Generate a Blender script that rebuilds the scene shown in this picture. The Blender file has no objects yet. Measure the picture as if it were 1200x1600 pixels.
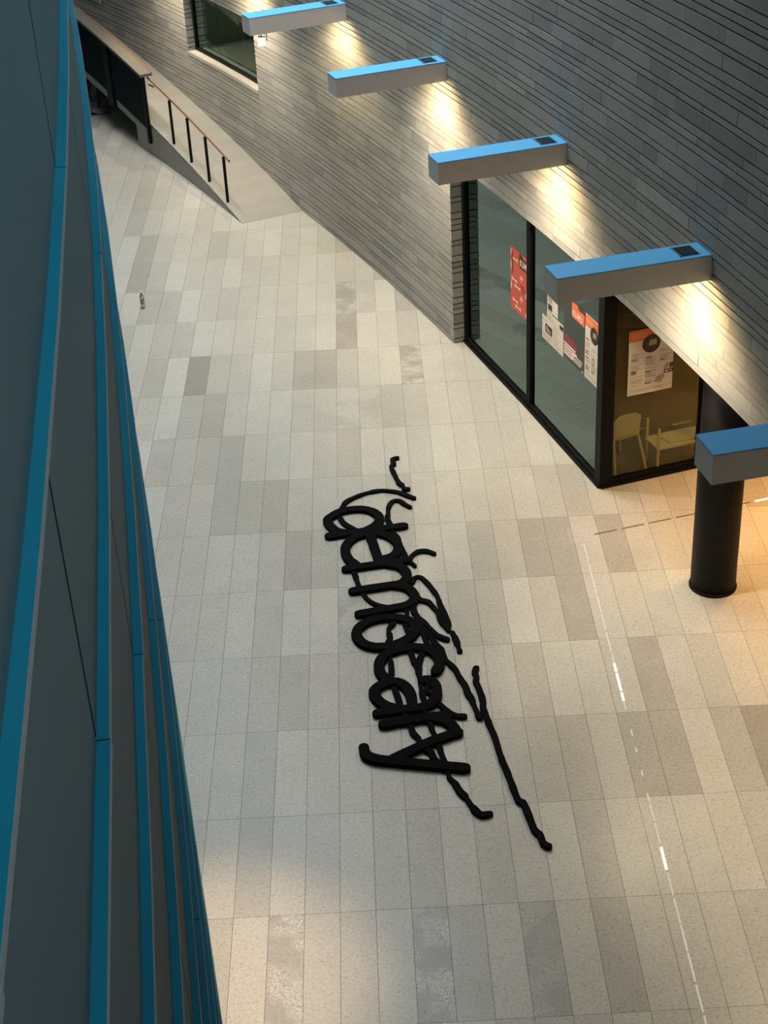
import bpy, bmesh, math, random
from math import pi, sin, cos, tan, radians, hypot, atan2, sqrt
from mathutils import Vector, Matrix
import numpy as np

S = bpy.context.scene
COL = S.collection

# ------------------------------------------------------------------ camera
cam_data = bpy.data.cameras.new('camera')
cam_data.sensor_width = 36.0
cam_data.sensor_fit = 'AUTO'
cam_data.lens = 2462.73 / 1600 * 36.0
cam_data.clip_start = 0.05
cam = bpy.data.objects.new('camera', cam_data)
COL.objects.link(cam)
FW = Vector((0.000671, 0.853384, -0.521282))
RT = Vector((0.998531, -0.028815, -0.045886))
UP = Vector((0.054179, 0.520486, 0.852150))
CAM = Vector((0.5398, -10.7817, 9.7569))
cam.matrix_world = Matrix(((RT.x, UP.x, -FW.x, CAM.x), (RT.y, UP.y, -FW.y, CAM.y), (RT.z, UP.z, -FW.z, CAM.z), (0, 0, 0, 1)))
S.camera = cam

# ------------------------------------------------------------------ exposure, world, big lights
S.view_settings.view_transform = 'Standard'
S.view_settings.look = 'None'
S.view_settings.gamma = 1.0
S.view_settings.use_curve_mapping = False
S.view_settings.exposure = 0.0
w = bpy.data.worlds.new('dusk_sky'); S.world = w; w.use_nodes = True
w.node_tree.nodes['Background'].inputs[0].default_value = (0.42, 0.66, 0.88, 1)
w.node_tree.nodes['Background'].inputs[1].default_value = 0.13

def area(name, loc, rot, sx, sy, power, color, spread=pi):
    d = bpy.data.lights.new(name, 'AREA'); d.shape = 'RECTANGLE'; d.size = sx; d.size_y = sy
    d.energy = power; d.color = color; d.spread = spread
    o = bpy.data.objects.new(name, d); o.location = loc; o.rotation_euler = rot; COL.objects.link(o); return o
SKY_POWER = 2900
area('skylight_lamp', (-1.6, 18.5, 15.9), (0, 0, 0), 7.0, 25.0, SKY_POWER, (0.88, 0.94, 0.95), radians(120))

area('fin_fill_lamp', (2.4, -3.0, 13.4), (0, radians(37), 0), 2.2, 17.0, 165, (0.62, 0.84, 1.0), radians(50))  # unseen fill lamp added to brighten the left fins and near beam tops
def aimed_spot(name, loc, aim, power, color, angle, blend):
    d = bpy.data.lights.new(name, 'SPOT'); d.energy = power; d.color = color; d.spot_size = radians(angle); d.spot_blend = blend; d.shadow_soft_size = 0.12
    o = bpy.data.objects.new(name, d); o.location = loc
    o.rotation_euler = (Vector(aim)-Vector(loc)).to_track_quat('-Z', 'Y').to_euler(); COL.objects.link(o)
aimed_spot('warm_pool_fill', (3.3, -6.5, 13.5), (-0.95, -1.9, 0), 9500, (1.0, 0.70, 0.42), 12.0, 1.0)  # unseen spot added for the warm floor pool beside the left wall

# ------------------------------------------------------------------ helpers
def link(o, parent=None):
    COL.objects.link(o)
    if parent is not None: o.parent = parent
    return o
def mesh_obj(name, verts, faces, mats, parent=None, tints=None, midx=None, smooth=False):
    me = bpy.data.meshes.new(name)
    me.from_pydata(verts, [], faces)
    for m in (mats if isinstance(mats, (list, tuple)) else [mats]): me.materials.append(m)
    if tints is not None:
        a = me.attributes.new('tint', 'FLOAT_COLOR', 'FACE')
        a.data.foreach_set('color', np.array(tints, dtype=np.float32).ravel())
    if midx is not None: me.polygons.foreach_set('material_index', midx)
    if smooth: me.polygons.foreach_set('use_smooth', [True] * len(me.polygons))
    me.update()
    return link(bpy.data.objects.new(name, me), parent)
class MB:
    """collects solid shapes into one mesh"""
    def __init__(s): s.v = []; s.f = []; s.t = []; s.m = []; s.tint = (0.5, 0.5, 0, 1); s.mi = 0
    def add(s, vs, fs):
        b = len(s.v); s.v += [tuple(x) for x in vs]
        for f in fs: s.f.append(tuple(b + i for i in f)); s.t.append(s.tint); s.m.append(s.mi)
    def hexa(s, b, t):          # four bottom points (counter-clockwise from above), four top points
        s.add(list(b) + list(t), [(3, 2, 1, 0), (4, 5, 6, 7), (0, 1, 5, 4), (1, 2, 6, 5), (2, 3, 7, 6), (3, 0, 4, 7)])
    def box(s, x0, x1, y0, y1, z0, z1):
        s.hexa([(x0, y0, z0), (x1, y0, z0), (x1, y1, z0), (x0, y1, z0)], [(x0, y0, z1), (x1, y0, z1), (x1, y1, z1), (x0, y1, z1)])
    def obox(s, o, ax, ay, x0, x1, y0, y1, z0, z1):   # box in a local frame o + x*ax + y*ay
        P = lambda x, y, z: (o[0] + ax[0]*x + ay[0]*y, o[1] + ax[1]*x + ay[1]*y, z)
        c = [(x0, y0), (x1, y0), (x1, y1), (x0, y1)]
        if ax[0]*ay[1] - ax[1]*ay[0] < 0: c = c[::-1]
        s.hexa([P(a, b, z0) for a, b in c], [P(a, b, z1) for a, b in c])
    def prism(s, loop, z0, z1):
        n = len(loop)
        a = sum(loop[i][0]*loop[(i+1) % n][1] - loop[(i+1) % n][0]*loop[i][1] for i in range(n))
        if a < 0: loop = loop[::-1]
        s.add([(x, y, z0) for x, y in loop] + [(x, y, z1) for x, y in loop],
              [tuple(range(n))[::-1], tuple(range(n, 2*n))] + [(i, (i+1) % n, n + (i+1) % n, n + i) for i in range(n)])
    def tube(s, pts, r, n=8, caps=True):
        pts = [Vector(p) for p in pts]; rings = []
        rr = r if isinstance(r, (list, tuple)) else [r]*len(pts)
        for i, p in enumerate(pts):
            d = (pts[min(i+1, len(pts)-1)] - pts[max(i-1, 0)]).normalized()
            a = d.cross(Vector((0, 0, 1)))
            if a.length < 0.05: a = Vector((1, 0, 0))
            a.normalize(); b = d.cross(a).normalized()
            rings.append([p + a*cos(2*pi*k/n)*rr[i] + b*sin(2*pi*k/n)*rr[i] for k in range(n)])
        fs = []
        for i in range(len(pts)-1):
            for k in range(n):
                fs.append((i*n+k, (i+1)*n+k, (i+1)*n+(k+1) % n, i*n+(k+1) % n))
        if caps: fs += [tuple(range(n)), tuple((len(pts)-1)*n + k for k in range(n))[::-1]]
        s.add([v for ring in rings for v in ring], fs)
    def lathe(s, c, prof, n=32):    # prof: (radius, z)
        vs = []; fs = []
        for r, z in prof: vs += [(c[0]+r*cos(2*pi*k/n), c[1]+r*sin(2*pi*k/n), z) for k in range(n)]
        for i in range(len(prof)-1):
            for k in range(n): fs.append((i*n+k, i*n+(k+1) % n, (i+1)*n+(k+1) % n, (i+1)*n+k))
        fs += [tuple(range(n))[::-1], tuple((len(prof)-1)*n+k for k in range(n))]
        s.add(vs, fs)
    def build(s, name, mats, parent=None, smooth=False, kind=None, label=None, stuff=False):
        o = mesh_obj(name, s.v, s.f, mats, parent, s.t, s.m, smooth)
        if kind: o['kind'] = kind
        if label: o['label'] = label
        return o
def thing(name, label, cat, loc=(0, 0, 0), group=None):
    o = bpy.data.objects.new(name, None); o.empty_display_size = 0.1; link(o)
    o.location = loc; o['label'] = label; o['category'] = cat
    if group: o['group'] = group
    return o
def tag(o, label, cat, group=None):
    o['label'] = label; o['category'] = cat
    if group: o['group'] = group
    return o
def adopt(root):                    # world-space child meshes under an Empty placed at its base
    bpy.context.view_layer.update()
    for ch in root.children:
        ch.matrix_parent_inverse = root.matrix_world.inverted()

# ------------------------------------------------------------------ materials
def new_mat(name):
    m = bpy.data.materials.new(name); m.use_nodes = True
    return m, m.node_tree, m.node_tree.nodes['Principled BSDF']
def paint(name, col, rough=0.5, metal=0.0, spec=0.5, emit=None, estr=0.0, var=0.0, vscale=6.0, bump=0.0, bscale=60.0):
    m, t, b = new_mat(name)
    b.inputs['Base Color'].default_value = (*col, 1); b.inputs['Roughness'].default_value = rough
    b.inputs['Metallic'].default_value = metal; b.inputs['Specular IOR Level'].default_value = spec
    if emit: b.inputs['Emission Color'].default_value = (*emit, 1); b.inputs['Emission Strength'].default_value = estr
    if var or bump:
        g = t.nodes.new('ShaderNodeNewGeometry')
        n = t.nodes.new('ShaderNodeTexNoise'); n.inputs['Scale'].default_value = vscale; n.inputs['Detail'].default_value = 5
        t.links.new(g.outputs['Position'], n.inputs['Vector'])
        if var:
            mp = t.nodes.new('ShaderNodeMapRange'); mp.inputs['To Min'].default_value = 1-var; mp.inputs['To Max'].default_value = 1+var
            t.links.new(n.outputs['Fac'], mp.inputs['Value'])
            x = t.nodes.new('ShaderNodeVectorMath'); x.operation = 'SCALE'; x.inputs[0].default_value = col
            t.links.new(mp.outputs[0], x.inputs['Scale']); t.links.new(x.outputs[0], b.inputs['Base Color'])
        if bump:
            n2 = t.nodes.new('ShaderNodeTexNoise'); n2.inputs['Scale'].default_value = bscale; n2.inputs['Detail'].default_value = 4
            t.links.new(g.outputs['Position'], n2.inputs['Vector'])
            bp = t.nodes.new('ShaderNodeBump'); bp.inputs['Strength'].default_value = bump; bp.inputs['Distance'].default_value = 0.01
            t.links.new(n2.outputs['Fac'], bp.inputs['Height']); t.links.new(bp.outputs[0], b.inputs['Normal'])
    return m
def stone(name, dark, light, warm, rough, speck=0.12, mottle=False, bump=0.3, scale=26.0, coat=0.0):
    """tint.r = tone, tint.g = hue, tint.b = fossil mottling"""
    m, t, b = new_mat(name); N = t.nodes.new; L = t.links.new
    g = N('ShaderNodeNewGeometry'); a = N('ShaderNodeAttribute'); a.attribute_name = 'tint'
    sp = N('ShaderNodeSeparateColor'); L(a.outputs['Color'], sp.inputs[0])
    mx = N('ShaderNodeMix'); mx.data_type = 'RGBA'; mx.inputs[6].default_value = (*dark, 1); mx.inputs[7].default_value = (*light, 1)
    L(sp.outputs[0], mx.inputs[0])
    mw = N('ShaderNodeMix'); mw.data_type = 'RGBA'; mw.blend_type = 'MULTIPLY'; mw.inputs[7].default_value = (*warm, 1)
    L(sp.outputs[1], mw.inputs[0]); L(mx.outputs[2], mw.inputs[6])
    n = N('ShaderNodeTexNoise'); n.inputs['Scale'].default_value = scale; n.inputs['Detail'].default_value = 8; n.inputs['Roughness'].default_value = 0.7
    L(g.outputs['Position'], n.inputs['Vector'])
    n3 = N('ShaderNodeTexNoise'); n3.inputs['Scale'].default_value = 2.2; n3.inputs['Detail'].default_value = 3
    L(g.outputs['Position'], n3.inputs['Vector'])
    r = N('ShaderNodeMapRange'); r.inputs['From Min'].default_value = 0.3; r.inputs['From Max'].default_value = 0.7
    r.inputs['To Min'].default_value = 1-speck; r.inputs['To Max'].default_value = 1+speck
    L(n.outputs['Fac'], r.inputs['Value'])
    r3 = N('ShaderNodeMapRange'); r3.inputs['To Min'].default_value = 0.90; r3.inputs['To Max'].default_value = 1.10
    L(n3.outputs['Fac'], r3.inputs['Value'])
    mu = N('ShaderNodeMath'); mu.operation = 'MULTIPLY'; L(r.outputs[0], mu.inputs[0]); L(r3.outputs[0], mu.inputs[1])
    vm = N('ShaderNodeVectorMath'); vm.operation = 'SCALE'; L(mw.outputs[2], vm.inputs[0]); L(mu.outputs[0], vm.inputs['Scale'])
    out = vm.outputs[0]
    if mottle:          # fine dark fossil flecks in every slab
        fl = N('ShaderNodeTexNoise'); fl.inputs['Scale'].default_value = 62; fl.inputs['Detail'].default_value = 3; fl.inputs['Distortion'].default_value = 1.2
        L(g.outputs['Position'], fl.inputs['Vector'])
        fr_ = N('ShaderNodeMapRange'); fr_.inputs['From Min'].default_value = 0.57; fr_.inputs['From Max'].default_value = 0.68
        fr_.inputs['To Min'].default_value = 1.0; fr_.inputs['To Max'].default_value = 0.55
        L(fl.outputs['Fac'], fr_.inputs['Value'])
        vs_ = N('ShaderNodeVectorMath'); vs_.operation = 'SCALE'; L(out, vs_.inputs[0]); L(fr_.outputs[0], vs_.inputs['Scale']); out = vs_.outputs[0]
    if mottle:
        nd = N('ShaderNodeTexNoise'); nd.inputs['Scale'].default_value = 9; nd.inputs['Detail'].default_value = 2
        L(g.outputs['Position'], nd.inputs['Vector'])
        ad = N('ShaderNodeVectorMath'); ad.operation = 'MULTIPLY_ADD'; ad.inputs[1].default_value = (0.16, 0.16, 0.16)
        L(nd.outputs['Color'], ad.inputs[0]); L(g.outputs['Position'], ad.inputs[2])
        v = N('ShaderNodeTexVoronoi'); v.feature = 'DISTANCE_TO_EDGE'; v.inputs['Scale'].default_value = 27
        L(ad.outputs[0], v.inputs['Vector'])
        rr = N('ShaderNodeMapRange'); rr.inputs['From Min'].default_value = 0.05; rr.inputs['From Max'].default_value = 0.11
        rr.inputs['To Min'].default_value = 0; rr.inputs['To Max'].default_value = 1
        L(v.outputs['Distance'], rr.inputs['Value'])
        n4 = N('ShaderNodeTexNoise'); n4.inputs['Scale'].default_value = 2.6; n4.inputs['Detail'].default_value = 2
        L(g.outputs['Position'], n4.inputs['Vector'])
        r4 = N('ShaderNodeMapRange'); r4.inputs['From Min'].default_value = 0.42; r4.inputs['From Max'].default_value = 0.56
        L(n4.outputs['Fac'], r4.inputs['Value'])
        k = N('ShaderNodeMath'); k.operation = 'MULTIPLY'; L(rr.outputs[0], k.inputs[0]); L(sp.outputs[2], k.inputs[1])
        k2 = N('ShaderNodeMath'); k2.operation = 'MULTIPLY'; L(k.outputs[0], k2.inputs[0]); L(r4.outputs[0], k2.inputs[1])
        mm = N('ShaderNodeMix'); mm.data_type = 'RGBA'; mm.inputs[7].default_value = (0.50, 0.48, 0.44, 1)
        L(k2.outputs[0], mm.inputs[0]); L(out, mm.inputs[6]); out = mm.outputs[2]
    L(out, b.inputs['Base Color'])
    b.inputs['Roughness'].default_value = rough
    b.inputs['Coat Weight'].default_value = coat; b.inputs['Coat Roughness'].default_value = 0.22
    bp = N('ShaderNodeBump'); bp.inputs['Strength'].default_value = bump; bp.inputs['Distance'].default_value = 0.004
    L(n.outputs['Fac'], bp.inputs['Height']); L(bp.outputs[0], b.inputs['Normal'])
    return m
def glass(name, tint, gloss=0.10, gcol=(1, 1, 1), rough=0.02, mul=1.6):
    m = bpy.data.materials.new(name); m.use_nodes = True; t = m.node_tree; t.nodes.clear(); N = t.nodes.new; L = t.links.new
    o = N('ShaderNodeOutputMaterial'); tr = N('ShaderNodeBsdfTransparent'); tr.inputs[0].default_value = (*tint, 1)
    gl = N('ShaderNodeBsdfGlossy'); gl.inputs['Roughness'].default_value = rough; gl.inputs[0].default_value = (*gcol, 1)
    fr = N('ShaderNodeFresnel'); fr.inputs[0].default_value = 1.5
    ma = N('ShaderNodeMath'); ma.operation = 'MULTIPLY_ADD'; ma.inputs[1].default_value = mul; ma.inputs[2].default_value = gloss
    mx = N('ShaderNodeMixShader'); L(fr.outputs[0], ma.inputs[0]); L(ma.outputs[0], mx.inputs[0])
    L(tr.outputs[0], mx.inputs[1]); L(gl.outputs[0], mx.inputs[2]); L(mx.outputs[0], o.inputs[0])
    return m
M_PAVER = stone('limestone_paver', (0.28, 0.262, 0.235), (0.555, 0.54, 0.49), (0.99, 0.955, 0.93), 0.36, 0.17, True, 0.12, 34.0, 0.12)
M_WALL = stone('dolomite_stone', (0.25, 0.25, 0.243), (0.43, 0.418, 0.388), (0.97, 0.97, 1.0), 0.75, 0.09, False, 0.5, 30.0)
M_SILL = stone('sill_stone', (0.34, 0.315, 0.28), (0.44, 0.41, 0.365), (1, 1, 1), 0.6, 0.06)
M_RAMP = stone('ramp_stone', (0.225, 0.215, 0.195), (0.31, 0.295, 0.265), (1, 0.98, 0.96), 0.55, 0.08)
M_GROUT = paint('floor_grout', (0.16, 0.15, 0.135), 0.9)
M_JOINT = paint('wall_joint', (0.035, 0.035, 0.035), 0.95)
M_CONC = paint('smooth_concrete', (0.30, 0.29, 0.27), 0.7, var=0.08)
M_PLASTER = paint('grey_plaster', (0.40, 0.40, 0.40), 0.9)
M_SOFFIT = paint('soffit_board', (0.45, 0.42, 0.38), 0.8)
M_BLACK = paint('black_metal', (0.007, 0.007, 0.008), 0.5, spec=0.08)
M_COLUMN = paint('black_column_paint', (0.007, 0.006, 0.006), 0.6, spec=0.15)
M_RUBBER = paint('black_foam', (0.006, 0.006, 0.0065), 0.9, spec=0.04, bump=0.4, bscale=90)
M_BEAM = paint('grey_beam_paint', (0.76, 0.70, 0.68), 0.6, var=0.05, vscale=20, bump=0.08, bscale=300)
M_BLUE = paint('blue_beam_cover', (0.13, 0.52, 0.93), 0.5, var=0.03)
M_TEAL = paint('teal_fin', (0.008, 0.145, 0.20), 0.55, spec=0.15, var=0.28, vscale=1.3)
M_PANEL = paint('grey_green_panel', (0.065, 0.115, 0.122), 0.6, spec=0.08, var=0.10, vscale=1.0)
M_BACK = paint('backing_and_shade', (0.006, 0.012, 0.014), 0.9)
M_RIM = paint('fin_rim', (0.16, 0.19, 0.19), 0.5)
M_GLASS = glass('window_glass', (0.66, 0.74, 0.71), 0.05, (0.60, 0.80, 0.80))
M_GLASS_SIDE = glass('side_window_glass', (0.80, 0.82, 0.76), 0.0, (0.8, 0.75, 0.6), 0.02, 0.45)
M_GLASS_UP = glass('upper_window_glass', (0.80, 0.84, 0.79), 0.0, (0.7, 0.85, 0.8), 0.02, 0.5)
M_LENS = paint('dark_lens', (0.01, 0.03, 0.04), 0.12)
M_STEEL = paint('brushed_steel', (0.55, 0.53, 0.50), 0.28, metal=1.0)
M_WHITE = paint('white_paint', (0.75, 0.74, 0.72), 0.5)
M_WARM = paint('warm_lamp_face', (0.9, 0.8, 0.6), 0.5, emit=(1.0, 0.80, 0.46), estr=26)
M_GLINT = paint('glint_inlay', (0.8, 0.75, 0.55), 0.4, emit=(1.0, 0.90, 0.60), estr=1.6)  # weak emission stands in for lamp reflections in the metal
M_INLAY = paint('steel_inlay', (0.66, 0.64, 0.66), 0.45, metal=0.3)
M_INLAY_DARK = paint('dark_slot', (0.10, 0.08, 0.07), 0.5)
M_WOOD = paint('pale_birch', (0.68, 0.58, 0.38), 0.5, var=0.08, vscale=8)
M_RAIL = paint('brown_handrail', (0.20, 0.10, 0.06), 0.4)
M_DARKPANEL = paint('dark_blue_panel', (0.002, 0.008, 0.013), 0.5, spec=0.03)
M_ROOM = paint('green_grey_room_wall', (0.19, 0.21, 0.18), 0.9)
M_CAP = paint('grey_cap', (0.115, 0.108, 0.092), 0.6, var=0.06)
M_ENTRY = paint('entrance_wall', (0.16, 0.13, 0.10), 0.9)
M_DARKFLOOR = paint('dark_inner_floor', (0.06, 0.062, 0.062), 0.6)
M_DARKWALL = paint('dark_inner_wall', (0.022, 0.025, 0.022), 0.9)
M_RED = paint('poster_red', (0.60, 0.085, 0.045), 0.5)
M_ORANGE = paint('poster_orange', (0.72, 0.16, 0.06), 0.5)
M_PAPER = paint('poster_paper', (0.66, 0.60, 0.54), 0.6)
M_INK = paint('poster_ink', (0.03, 0.02, 0.02), 0.6)
M_GREYINK = paint('poster_grey_ink', (0.36, 0.31, 0.27), 0.6)
M_NIGHT = paint('poster_night', (0.02, 0.035, 0.032), 0.4)
M_PINK = paint('poster_pink_white', (0.80, 0.62, 0.60), 0.5)
M_OLIVE = paint('poster_olive', (0.30, 0.30, 0.20), 0.5)

# ------------------------------------------------------------------ geometry of the stone wall
WX, WY, WR = -65.7235, -13.9978, 71.4586
def W(s, off, z=None):
    a = s / WR; p = (WX + (WR+off)*cos(a), WY + (WR+off)*sin(a))
    return p if z is None else (p[0], p[1], z)
def wall_s(x, y): return WR*atan2(y-WY, x-WX)
def project(p):
    d = Vector(p) - CAM; z = d.dot(FW)
    if z <= 0.1: return (-999, -999, z)
    return (600 + 2462.73*d.dot(RT)/z, 800 - 2462.73*d.dot(UP)/z, z)
LINTEL = 2.74
S_COR = 24.17
WB = (31.86, 35.08, 1.72, 2.91)      # window opening: s0, s1, z0, z1
WC = (39.35, 42.6, 1.90, 3.05)
S_MIN, S_MAX, W_TOP = 9.0, 46.0, 12.0
def seg_hexa(mb, s0, s1, o0, o1, z0, z1, n=1, z0b=None, z1b=None):
    """wall-following solid; z0b, z1b the heights at the s1 end"""
    z0b = z0 if z0b is None else z0b; z1b = z1 if z1b is None else z1b
    for i in range(n):
        a = s0 + (s1-s0)*i/n; b = s0 + (s1-s0)*(i+1)/n
        za0 = z0 + (z0b-z0)*i/n; zb0 = z0 + (z0b-z0)*(i+1)/n; za1 = z1 + (z1b-z1)*i/n; zb1 = z1 + (z1b-z1)*(i+1)/n
        mb.hexa([W(a, o0, za0), W(a, o1, za0), W(b, o1, zb0), W(b, o0, zb0)], [W(a, o0, za1), W(a, o1, za1), W(b, o1, zb1), W(b, o0, zb1)])

mb = MB()
TH = 0.42
seg_hexa(mb, S_MIN, S_MAX, 0.035, TH, WC[3], W_TOP, 30)
seg_hexa(mb, S_MIN, WC[0], 0.035, TH, WB[3], WC[3], 24)
seg_hexa(mb, S_MIN, WB[0], 0.035, TH, LINTEL+0.02, WB[3], 16)
seg_hexa(mb, S_COR+0.02, WB[0], 0.035, TH, 0, LINTEL+0.02, 8)
seg_hexa(mb, WB[0], WB[1]-0.0, 0.035, TH, 0, WB[2]-0.02, 4)
seg_hexa(mb, WB[1]+0.02, WC[0], 0.035, TH, 0, WB[3], 4)
seg_hexa(mb, WC[0], WC[1], 0.035, TH, 0, WC[2]-0.02, 3)
seg_hexa(mb, WC[1], S_MAX, 0.035, TH, 0, WC[3], 3)
wall_right = mb.build('wall_right', M_JOINT, kind='structure')
wall_right['label'] = 'long curved wall of thin grey stone courses'

rng = random.Random(7)
# courses
P = 0.629
pat = [0.151, 0.080, 0.078, 0.097, 0.150, 0.073]     # upwards from the top of a thin course
edges = [0.0, 0.067, 0.218]
z = 0.291; edges.append(z)
k = 0
while z < W_TOP - 0.2:
    z += pat[k % 6]; k += 1; edges.append(z)
stones = []          # (s0,s1,z0,z1,tone,hue,kind)
def in_open(a, b, z0, z1):
    return None
def tone():
    t = rng.gauss(0.55, 0.16)
    if rng.random() < 0.06: t -= 0.3
    return (max(0.02, min(1, t)), rng.random(), 0, 1)
for ci in range(len(edges)-1):
    z0, z1 = edges[ci] + 0.0085, edges[ci+1] - 0.0085
    s = S_MIN + rng.uniform(0, 0.6)
    cuts = [S_MIN]
    while s < S_MAX:
        cuts.append(s); s += rng.uniform(0.34, 0.95)
    cuts.append(S_MAX)
    if edges[ci] > 2.6 and edges[ci] < 6:        # the movement joint under the second lamp beam
        j = 24.30 + (0.035 if ci % 2 else -0.035)
        cuts = sorted([c for c in cuts if abs(c-j) > 0.2] + [j])
    holes = [(S_MIN-1, S_COR, -1, LINTEL), WB, WC]
    cuts2 = set(cuts)
    for h in holes:
        if z1 > h[2] and z0 < h[3]:
            cuts2.add(max(h[0], S_MIN)); cuts2.add(h[1])
    cl = sorted(cuts2)
    for a, b in zip(cl[:-1], cl[1:]):
        if b - a < 0.02: continue
        pieces = [(z0, z1)]
        m = (a+b)/2
        for h in holes:
            if h[0] < m < h[1]:
                q = []
                for u, v in pieces:
                    if v <= h[2] or u >= h[3]: q.append((u, v)); continue
                    if u < h[2]: q.append((u, h[2]))
                    if v > h[3]: q.append((h[3], v))
                pieces = q
        for u, v in pieces:
            if v - u > 0.008: stones.append((a+0.002, b-0.002, u, v, tone()))
def stone_area(st):
    a, b, u, v, _ = st
    pts = [project(W(s, 0, zz)) for s, zz in ((a, u), (b, u), (b, v), (a, v))]
    if min(p[2] for p in pts) < 0.5: return 0
    cx = sum(p[0] for p in pts)/4; cy = sum(p[1] for p in pts)/4
    if not (-5 < cx < 1205 and -5 < cy < 1605): return 0
    return abs(sum(pts[i][0]*pts[(i+1) % 4][1] - pts[(i+1) % 4][0]*pts[i][1] for i in range(4)))/2
stones.sort(key=stone_area, reverse=True)
def add_stone(mb, st):
    a, b, u, v, t = st
    mb.tint = t
    pr = (hash((round(a, 3), round(u, 3))) % 100)/100*0.004 - 0.002
    if b - a > 1.2: seg_hexa(mb, a, b, pr, 0.036, u, v, 2)
    else: seg_hexa(mb, a, b, pr, 0.036, u, v)
for st in stones[:290]:
    mb = MB(); add_stone(mb, st); mb.build('stone', M_WALL, wall_right)
mb = MB()
for st in stones[290:]: add_stone(mb, st)
# stones lining the returns at the shopfront corner and at the windows
def returns(mb, s_face, dirn, off1, zlo, zhi):
    for ci in range(len(edges)-1):
        u, v = max(edges[ci]+0.0085, zlo), min(edges[ci+1]-0.0085, zhi)
        if v - u < 0.01: continue
        mb.tint = tone()
        a, b = (s_face, s_face+0.02) if dirn > 0 else (s_face-0.02, s_face)
        seg_hexa(mb, a, b, 0.002, off1, u, v)
returns(mb, S_COR, 1, 0.30, 0, LINTEL)
returns(mb, WB[1], 1, TH+0.01, WB[2], WB[3])
returns(mb, WB[0], -1, TH+0.01, WB[2], WB[3])
returns(mb, WC[0], -1, TH+0.01, WC[2], WC[3])
o = mb.build('stone_courses', M_WALL, wall_right); o['kind'] = 'stuff'
mb = MB(); mb.tint = (0.6, 0.5, 0, 1)
seg_hexa(mb, S_MIN, S_COR, 0.004, 0.20, LINTEL-0.012, LINTEL, 14)
mb.build('lintel_edge', M_SILL, wall_right)

# ------------------------------------------------------------------ the floor of long limestone pavers
PW, PL = 0.30, 1.21639
mb = MB(); mb.box(-12, 12, -14, 31.8, -0.30, -0.012)
floor = mb.build('floor', M_GROUT, kind='structure'); floor['label'] = 'pale limestone floor of long narrow pavers'
dark = {(0, 9): (0.12, 0.9), (0, 8): (0.10, 0.2), (3, 7): (0.12, 1), (-7, 7): (0.08, 0), (-2, -2): (0.16, 1), (2, -2): (0.0, 1), (5, -2): (0.10, 0.45),
        (13, 0): (0.05, 0), (-2, 7): (0.28, 0), (-1, 7): (0.25, 0), (7, 3): (0.25, 0), (8, 2): (0.22, 0.1), (10, 1): (0.2, 0.2), (-11, 10): (0.25, 0),
        (0, 2): (0.25, 0.7), (-3, 4): (0.35, 0), (11, 0): (0.75, 0), (2, 10): (0.35, 0), (10, 3): (0.25, 0), (4, -1): (0.5, 0), (0, 6): (0.45, 0.8), (1, 6): (0.45, 0.7), (-1, 6): (0.5, 0.4),
        (8, 3): (0.25, 0), (-4, 4): (0.42, 0), (7, -2): (0.3, 0), (3, -2): (0.35, 0.2), (-2, 3): (0.3, 0), (9, 0): (0.22, 0), (10, 0): (0.25, 0), (2, -1): (0.38, 0), (12, 1): (0.5, 0), (-11, 11): (0.3, 0),
        (3, 9): (0.3, 0), (4, 9): (0.4, 0), (-5, 5): (0.35, 0), (0, 3): (0.5, 0.6), (1, 2): (0.5, 0.5)}
pav = []
r2 = random.Random(21)
for j in range(-4, 24):
    for i in range(-34, 30):
        x0, y0 = i*PW, j*PL
        t = dark.get((i, j))
        rt, rh, rm = r2.gauss(0.60, 0.105), r2.random(), (r2.uniform(0.1, 0.5) if r2.random() < 0.07 else 0)
        if t: rt, rm = t
        cx, cy = x0+PW/2, y0+PL/2
        rad = hypot(cx-WX, cy-WY)
        s = wall_s(cx, cy)
        if rad > WR + 0.9 and s > S_COR + 0.3: continue
        if rad > WR + 5: continue
        if cx < -9.9: continue
        pav.append((x0, y0, (max(0, min(1, rt)), rh, rm, 1)))
def pav_area(p):
    x0, y0, _ = p
    pts = [project((x, y, 0)) for x, y in ((x0, y0), (x0+PW, y0), (x0+PW, y0+PL), (x0, y0+PL))]
    if min(q[2] for q in pts) < 0.5: return 0
    cx = sum(q[0] for q in pts)/4; cy = sum(q[1] for q in pts)/4
    left = 120 + cy*0.146
    if not (left-10 < cx < 1215 and -5 < cy < 1660): return 0
    sc = wall_s(x0+PW/2, y0+PL/2)
    if hypot(x0+PW/2-WX, y0+PL/2-WY) > WR + 0.1 and sc > 16.5: return 1
    return abs(sum(pts[i][0]*pts[(i+1) % 4][1] - pts[(i+1) % 4][0]*pts[i][1] for i in range(4)))/2
pav.sort(key=pav_area, reverse=True)
def add_paver(mb, p):
    x0, y0, t = p; mb.tint = t; g = 0.0016
    mb.box(x0+g, x0+PW-g, y0+g, y0+PL-g, -0.02, 0.0)
for p in pav[:295]:
    mb = MB(); add_paver(mb, p); mb.build('paver', M_PAVER, floor)
mb = MB()
for p in pav[295:]: add_paver(mb, p)
o = mb.build('paver_field', M_PAVER, floor); o['kind'] = 'stuff'

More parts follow.
